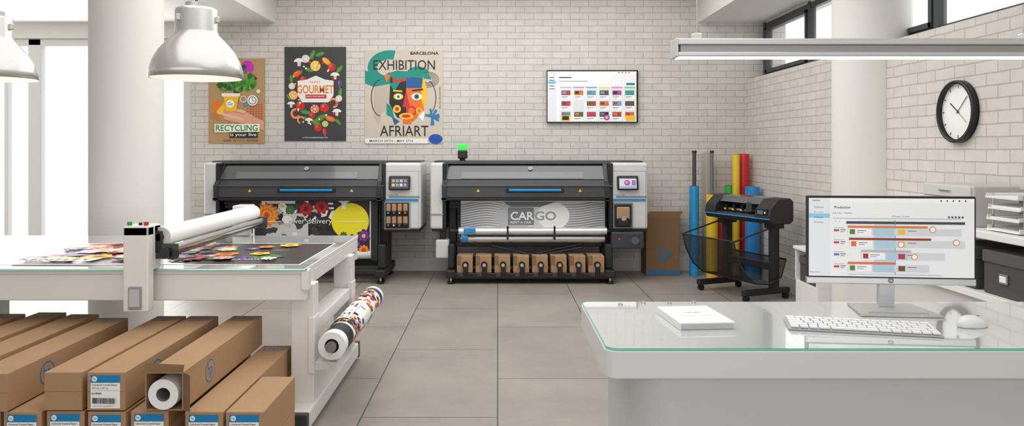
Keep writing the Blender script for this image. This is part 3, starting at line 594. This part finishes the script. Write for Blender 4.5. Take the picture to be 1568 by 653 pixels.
# ---------------------------------------------------------------- cutting table
TZ=.907; TX=-1.075; TL=-3.9; TF=4.3; TB=5.93
b=B('cutting_table'); TW=mat((234,233,230),.35,name='white_powder_coat')
b.bx(TL,TX,TF,TB,TZ-.03,TZ-.001,TW,.004); b.poly([(TL+.005,TF+.005,TZ),(TX-.005,TF+.005,TZ),(TX-.005,TB-.005,TZ),(TL+.005,TB-.005,TZ)],mat((224,228,227),.05,coat=1.0,name='glass_worktop'))
b.bx(TL,TX+.01,TF-.012,TF+.03,TZ-.012,TZ-.005,mat((140,205,190),.15,name='glass_rim'))
b.bx(TL,TX,TF+.01,TF+.07,TZ-.18,TZ-.03,TW,.006); b.bx(TL,TX,TB-.07,TB-.01,TZ-.18,TZ-.03,TW,.006); b.bx(TX-.07,TX-.0,TF+.05,TB-.05,TZ-.11,TZ-.03,TW,.006)
b.bx(TX-.02,TX+.02,TF-.01,TF+.06,TZ-.12,TZ-.005,TW,.006)
for y in (4.38,5.52):
    b.bx(TX-.10,TX+.03,y,y+.12,.12,TZ-.10,TW,.006); b.bx(TL+.2,TL+.33,y,y+.12,.12,TZ-.10,TW,.006)
    b.bx(TX-.10,TX+.16,y+.02,y+.10,.31,.36,TW,.006); b.bx(TX+.12,TX+.17,y+.02,y+.10,.36,.385,TW,.004)
    b.bx(TX-.0,TX+.035,y-.01,y+.12,.30,.62,TW,.004)
b.bx(TX-.12,TX+.04,4.2,5.75,.03,.13,TW,.01); b.bx(TL+.18,TL+.35,4.2,5.75,.03,.13,TW,.01)
b.bx(TX-.125,TX+.045,4.17,4.22,.02,.135,DK,.008); b.bx(TX-.125,TX+.045,5.73,5.78,.02,.135,DK,.008)
for y in (4.3,5.65): b.cyl((TX-.04,y,0),(TX-.04,y,.03),.035,BLK); b.cyl((TL+.26,y,0),(TL+.26,y,.03),.035,BLK)
b.bx(TX-.09,TX+.02,4.5,5.5,.50,.58,TW,.006)
b.bx(TX+.125,TX+.165,4.36,5.68,.370,.388,SIL,.003)
b.done()
# printed roll on side carrier
rx=TX+.145; b=B('printed_media_roll'); y0,y1,r=4.32,5.75,.078
b.cyl((rx,y0,.47),(rx,y1,.47),r,PAP,caps=False,seg=40)
b.ringdisc((rx,y0,.47),(0,1,0),.04,r,PAP); b.ringdisc((rx,y1,.47),(0,1,0),.04,r,PAP); b.cyl((rx,y0-.001,.47),(rx,y1+.001,.47),.04,KR,caps=False); b.cyl((rx,y0-.035,.47),(rx,y1+.035,.47),.03,mat((150,152,155),.3,.8))
def cp(y,a,l):
    t=math.radians(a); return (rx+(r+l)*math.cos(t),y,.47+(r+l)*math.sin(t))
def cpatch(ya,yb,a0,a1,m,l,n=8):
    vs=[];fs=[]
    for i in range(n+1):
        a=a0+(a1-a0)*i/n; vs+=[cp(ya,a,l),cp(yb,a,l)]
    for i in range(n): fs.append([2*i,2*i+1,2*i+3,2*i+2])
    b.raw(vs,fs,m,True)
def cblob(y,a,rad,m,l):
    n=14; b.poly([cp(y+rad*math.cos(2*math.pi*i/n)*random.uniform(.8,1.1),a+math.degrees(rad/r)*math.sin(2*math.pi*i/n)*random.uniform(.8,1.1),l) for i in range(n)],m)
cpatch(4.40,4.56,-60,230,INK,.0006,24); cpatch(5.60,5.69,-60,230,mat((30,60,120)),.0006,24)
for i in range(170):
    k_=i%4
    yy=random.uniform(4.60,5.55) if k_ in (0,1) else (random.uniform(5.2,5.6) if k_==2 else random.uniform(4.6,4.75))
    c=random.choice([(30,30,32),(60,60,64),(150,150,152),(205,205,205),(90,90,94)] if k_ in (0,1) and yy<5.15 else [(235,110,30),(245,200,50),(210,50,60),(90,40,130),(30,30,32),(225,130,170)])
    cblob(yy,random.uniform(-40,220),random.uniform(.010,.026),mat(c),.001+.00003*i)
def ctext(s_,yc,ac,w,h,m):
    vs,fs=textmesh(s_,.018); x0=min(v[0] for v in vs);x1=max(v[0] for v in vs);ya=min(v[1] for v in vs);yb=max(v[1] for v in vs)
    b.raw([cp(yc+((v[0]-(x0+x1)/2)/(x1-x0))*w,ac+math.degrees(((v[1]-(ya+yb)/2)/(yb-ya))*h/r),.0085) for v in vs],fs,m)
cpatch(4.66,5.18,70,140,PAP,.0075); ctext('KENTLEY',4.92,105,.46,.07,INK)
b.done()
# print on the table
b=B('floral_print'); q=Pl(b,(0,0,TZ+.001),(1,0,0),(0,-1,0),(0,0,1),0,0,eps=.00004,start=.0002)
xa,xb,yf,yb=-2.95,-1.14,4.44,5.44
q.rect(xa,-yb,xb,-yf,PAP); q.rect(xa+.02,-yb+.02,xb-.01,-yf-.02,mat((56,52,55),.25))
q.poly([(xa+.02,-yb+.02),(xa+1.0,-yb+.02),(xa+.8,-yf-.02),(xa+.02,-yf-.02)],mat((214,206,212),.25))
q.disc(xa+.75,-5.0,.36,mat((235,205,60),.25),.36,n=40); q.disc(xa+.33,-4.78,.27,mat((150,60,160),.25)); q.disc(xa+.25,-5.2,.2,mat((235,120,50),.25)); q.disc(xa+.55,-5.22,.18,mat((60,90,170),.25))
random.seed(3)
for i in range(130):
    fx=random.gauss(xa+.75,.40); fy=-random.gauss(4.93,.25)
    rr_=random.uniform(.05,.12)
    if xa+rr_+.03<fx<xb-.12 and -yb+rr_+.03<fy<-yf-rr_-.03: q.flower(fx,fy,rr_,random.choice(ALLF+[fl_wht,fl_pnk,fl_pur]),pet=random.choice((5,7,9)))
q.poly([(xa+.1,-4.62),(xa+.6,-4.58),(xa+.58,-4.48),(xa+.08,-4.50)],PAP); q.text('KENTLEY',xa+.35,-4.54,.42,.06,INK,.018); q.text('FLORAL',xb-.3,-4.55,.25,.04,mat((230,228,225)))
q.text('spring collection',xb-.3,-4.95,.2,.04,mat((190,188,185))); b.done()
# cutting gantry
gx=-1.965
b=B('cutting_gantry')
b.bx(gx-.068,gx+.068,4.18,4.255,.69,1.155,TW,.008); b.bx(gx-.068,gx+.068,4.26,4.34,TZ+.002,1.155,TW,.006); b.bx(gx-.068,gx+.068,4.18,4.34,1.10,1.158,TW,.008)
b.bx(gx-.035,gx+.035,4.165,4.185,.705,.83,mat((150,152,154),.35),.006); b.bx(gx-.028,gx+.028,4.16,4.17,.72,.815,mat((190,192,194),.3),.004)
b.cyl((gx-.045,4.21,1.158),(gx-.045,4.21,1.178),.013,mat((30,160,60),.3)); b.cyl((gx+.045,4.21,1.158),(gx+.045,4.21,1.178),.013,mat((200,40,40),.3)); b.cyl((gx+.005,4.23,1.158),(gx+.005,4.23,1.172),.01,BLK)
b.bx(gx-.06,gx+.06,5.96,6.05,TZ-.15,1.14,TW,.008); b.bx(gx-.06,gx+.06,5.88,6.0,TZ+.002,1.14,TW,.008)
ax=gx+.085; b.cyl((ax,4.30,1.085),(ax,5.92,1.085),.056,PAP,caps=True,seg=40,cm=OFFW); b.cyl((ax,4.27,1.085),(ax,5.96,1.085),.02,BLK)
b.bx(gx+.06,gx+.10,4.27,4.30,1.0,1.12,BLK,.006); b.cyl((gx+.15,4.28,1.02),(gx+.15,5.95,1.02),.022,SIL,seg=24); b.cyl((gx+.12,4.30,.985),(gx+.12,5.92,.985),.016,mat((120,122,125),.3,.9))
b.bx(gx+.05,gx+.19,4.275,4.295,.965,1.05,DK,.006); b.cyl((gx+.13,4.24,1.0),(gx+.13,4.27,1.0),.03,BLK); b.bx(gx+.17,gx+.20,4.25,4.27,.98,1.01,BLK)
b.bx(gx+.05,gx+.19,5.93,5.95,.965,1.05,DK,.006)
b.done()

# ---------------------------------------------------------------- boxed paper rolls
def carton(x0,z0,y0,ln,s=.168,label=True,openend=False,logo=True,yaw=0):
    b=B('paper_roll_carton',Matrix.Translation((x0+s/2,y0,z0))@R(0,0,yaw)); h=s/2-.001; hz=s-.001
    if openend:
        t=.005
        b.bx(-h,h,0,ln,0,t,KR);b.bx(-h,h,0,ln,hz-t,hz,KR);b.bx(-h,-h+t,0,ln,t,hz-t,KR);b.bx(h-t,h,0,ln,t,hz-t,KR);b.bx(-h,h,ln-t,ln,0,hz,KR); b.bx(-h+t,h-t,.25,.26,t,hz-t,KRD)
        r=.066; c=(.0,-.01,r+t+.002)
        b.cyl(c,(c[0],.24,c[2]),r,PAP,caps=False,seg=40); b.ringdisc(c,(0,1,0),.03,r,PAP); b.cyl((c[0],-.012,c[2]),(c[0],.2,c[2]),.03,mat((150,145,140),.6),caps=False); b.ringdisc((c[0],.1,c[2]),(0,1,0),0,.03,BLK)
        b.poly([(-h,0,hz),(h,0,hz),(h+.03,-.06,hz+.05),(-h+.02,-.05,hz+.055)],KR); b.poly([(h,0,0),(h,0,hz),(h+.05,-.05,hz),(h+.05,-.05,.01)],KRD)
    else:
        b.box((0,ln/2,hz/2),(2*h,ln,hz),KR,.003)
        b.bx(-h,h,-.0015,0,hz*.5,hz*.505,KRD)
    if label and not openend:
        q=Pl(b,(0,-.0015,hz),(1,0,0),(0,0,-1),(0,-1,0),0,0,eps=.0003,start=.0004)
        q.rect(-h*.8,.012,h*.75,hz-.01,PAP); q.rect(-h*.8,.012,h*.75,.045,LBL); q.disc(-h*.6,.028,.012,PAP); q.text('hp',-h*.6,.028,.014,.014,LBL,.01)
        q.text('Universal Coated Paper',-.005,.055,.11,.010,INK,.01); q.text('914 mm x 45.7 m',-.025,.068,.07,.007,INK); q.text('Q1404A',-.04,.092,.045,.010,INK,.01); q.rect(-h*.72,.078,h*.68,.0788,INK)
        xx=-h*.7
        while xx<h*.5: w=random.choice((.0012,.002,.003)); q.rect(xx,.110,xx+w,.135,INK); xx+=w+random.choice((.0015,.0025))
        q.text('Made from recycled fibre',-.01,.145,.09,.006,INK)
    if logo:
        q=Pl(b,(0,ln-.08,hz),(1,0,0),(0,-1,0),(0,0,1),0,0,eps=.0003,start=.0006)
        q.disc(0,.0,.055,LBL,.045,n=32); q.disc(0,0,.050,KR,.040,n=32); q.text('hp',0,0,.055,.06,LBL,.01)
        q=Pl(b,(h,ln/2,hz/2),(0,1,0),(0,0,-1),(1,0,0),0,0,eps=.0003,start=.0006)
        q.disc(-.25,0,.06,LBL,.055,n=32); q.disc(-.25,0,.053,KR,.048,n=32); q.text('hp',-.25,0,.06,.075,LBL,.01)
    b.done()
s=.17; z1=.43; z2=.26; z3=.09; D0=3.37
b=B('wooden_pallet'); WD=mat((170,130,85),.8,noise=.12)
for i in range(8): b.bx(-3.1+i*.24,-3.1+i*.24+.18,3.35,4.15,.065,.088,WD,.004)
for y in (3.4,3.75,4.05): b.bx(-3.1,-1.22,y,y+.09,0,.065,WD,.004)
b.done()
for px,op in ((67,0),(133,0),(222,1)): carton((px-762)*D0/F,z1+.003,D0,1.13,openend=bool(op),label=(px==133))
carton(-2.52,z1+.003,3.42,1.13,yaw=0); carton(-2.30,z1+.003,3.35,1.10,yaw=0,label=False); carton(-2.74,z1+.003,3.5,1.1); carton(-2.96,z1+.003,3.46,1.1)
for i,px in enumerate((-190,-125,-60,5,69,134,198,283)): carton((px-762)*D0/F,z2,D0+(.0 if i%2 else .01),1.13)
carton(-1.19,z2,D0,.52,logo=False)
for px in (-190,-125,-60,5,69,134,198,283): carton((px-762)*D0/F,z3-.001,D0,1.1,logo=False)
carton(-1.19,z3-.001,D0,.52,logo=False)

# ---------------------------------------------------------------- lamps
LM=mat((208,207,204),.28,.65,name='satin_aluminium')
def pend(cx,cy,zr,sc_=1.0):
    b=B('pendant_lamp'); k=.00302*sc_
    prof=[(0,108),(26,108),(30,106),(31,103),(31,72),(33,66),(42,57),(55,42),(64,26),(68,12),(69.5,0),(66,0)]
    b.lathe([(r*k,z*k) for r,z in prof],(cx,cy,zr),LM,64)
    b.lathe([(66*k,0),(65*k,12*k),(60*k,26*k),(51*k,41*k),(38*k,55*k),(29*k,64*k),(27*k,100*k),(0,100*k)],(cx,cy,zr),mat((245,244,240),.4,emit=.25,name='lamp_inner'),64)
    b.cyl((cx,cy,zr+103*k),(cx,cy,zr+116*k),.05,LM); b.ball((cx,cy,zr+50*k),(.045,.045,.06),mat((255,244,225),.3,emit=4,name='bulb')); b.cyl((cx,cy,zr+60*k),(cx,cy,zr+100*k),.03,WHITE)
    for q in range(3):
        a=q*2.09; b.box((cx+math.cos(a)*32*k,cy+math.sin(a)*32*k,zr+90*k),(.02,.02,.03),LM,.004)
    b.cyl((cx,cy,zr+116*k),(cx,cy,3.75),.006,mat((60,60,60),.5),seg=8); b.cyl((cx,cy,3.70),(cx,cy,3.75),.05,WHITE); b.done()
pend(-1.395,3.57,1.905); pend(-2.36,3.6,1.905,.9)
b=B('linear_ceiling_light'); d=3.5; k=d/F
xl=(1034-762)*k; zA=H+(226-61)*k; zB=H+(226-88)*k
AL=mat((210,210,210),.3,.6,name='anodised_aluminium')
b.bx(xl,3.0,d-.05,d+.07,zA-.028,zA,AL,.004); b.bx(xl+.015,3.0,d-.035,d+.055,zB+.012,zA-.028,mat((165,163,160),.35,.6),.002); b.bx(xl,3.0,d-.05,d+.07,zB,zB+.02,AL,.004)
b.bx(xl+.01,2.99,d-.035,d+.055,zB-.003,zB+.001,mat((255,250,240),.5,emit=1.6,name='light_diffuser')); b.bx(xl-.006,xl+.002,d-.055,d+.075,zB-.002,zA+.002,AL,.003)
for x in (xl+.10,2.4):
    b.bx(x-.02,x+.02,d-.01,d+.03,zA,zA+.03,AL,.004); b.cyl((x,d+.01,zA+.03),(x,d+.01,3.187 if x>2.57 else 3.75),.003,SIL,seg=8)
b.done()

# ---------------------------------------------------------------- light
w=bpy.data.worlds.new('daylight'); sc.world=w; w.use_nodes=True
bg=w.node_tree.nodes['Background']; bg.inputs[0].default_value=(1,.995,.99,1); bg.inputs[1].default_value=1.45
def area(name,loc,rot,sx,sy,e,c=(1,.985,.965)):
    l=bpy.data.lights.new(name,'AREA'); l.shape='RECTANGLE'; l.size=sx; l.size_y=sy; l.energy=e; l.color=c
    o=bpy.data.objects.new(name,l); o.location=loc; o.rotation_euler=[math.radians(a) for a in rot]; sc.collection.objects.link(o)
area('overhead_fill_light',(-.2,7.0,3.7),(0,0,0),4.5,4.5,165)  # added soft top-down fill, stands for no real ceiling fixture
area('overhead_fill_light',(-.2,2.8,3.7),(0,0,0),4.5,3.5,75)  # second added fill, over the nearer part of the room
area('window_daylight',(-5.4,9.8,1.6),(-90,0,0),2.8,2.6,90,(1,1,1))

cam=bpy.data.cameras.new('camera'); co=bpy.data.objects.new('camera',cam); sc.collection.objects.link(co)
co.location=(0,0,H); co.rotation_euler=(math.radians(90),0,0)
cam.sensor_fit='HORIZONTAL'; cam.sensor_width=36; cam.clip_start=.05
cam.lens=36*F/1568; cam.shift_x=22/1568; cam.shift_y=-100.5/1568
sc.camera=co
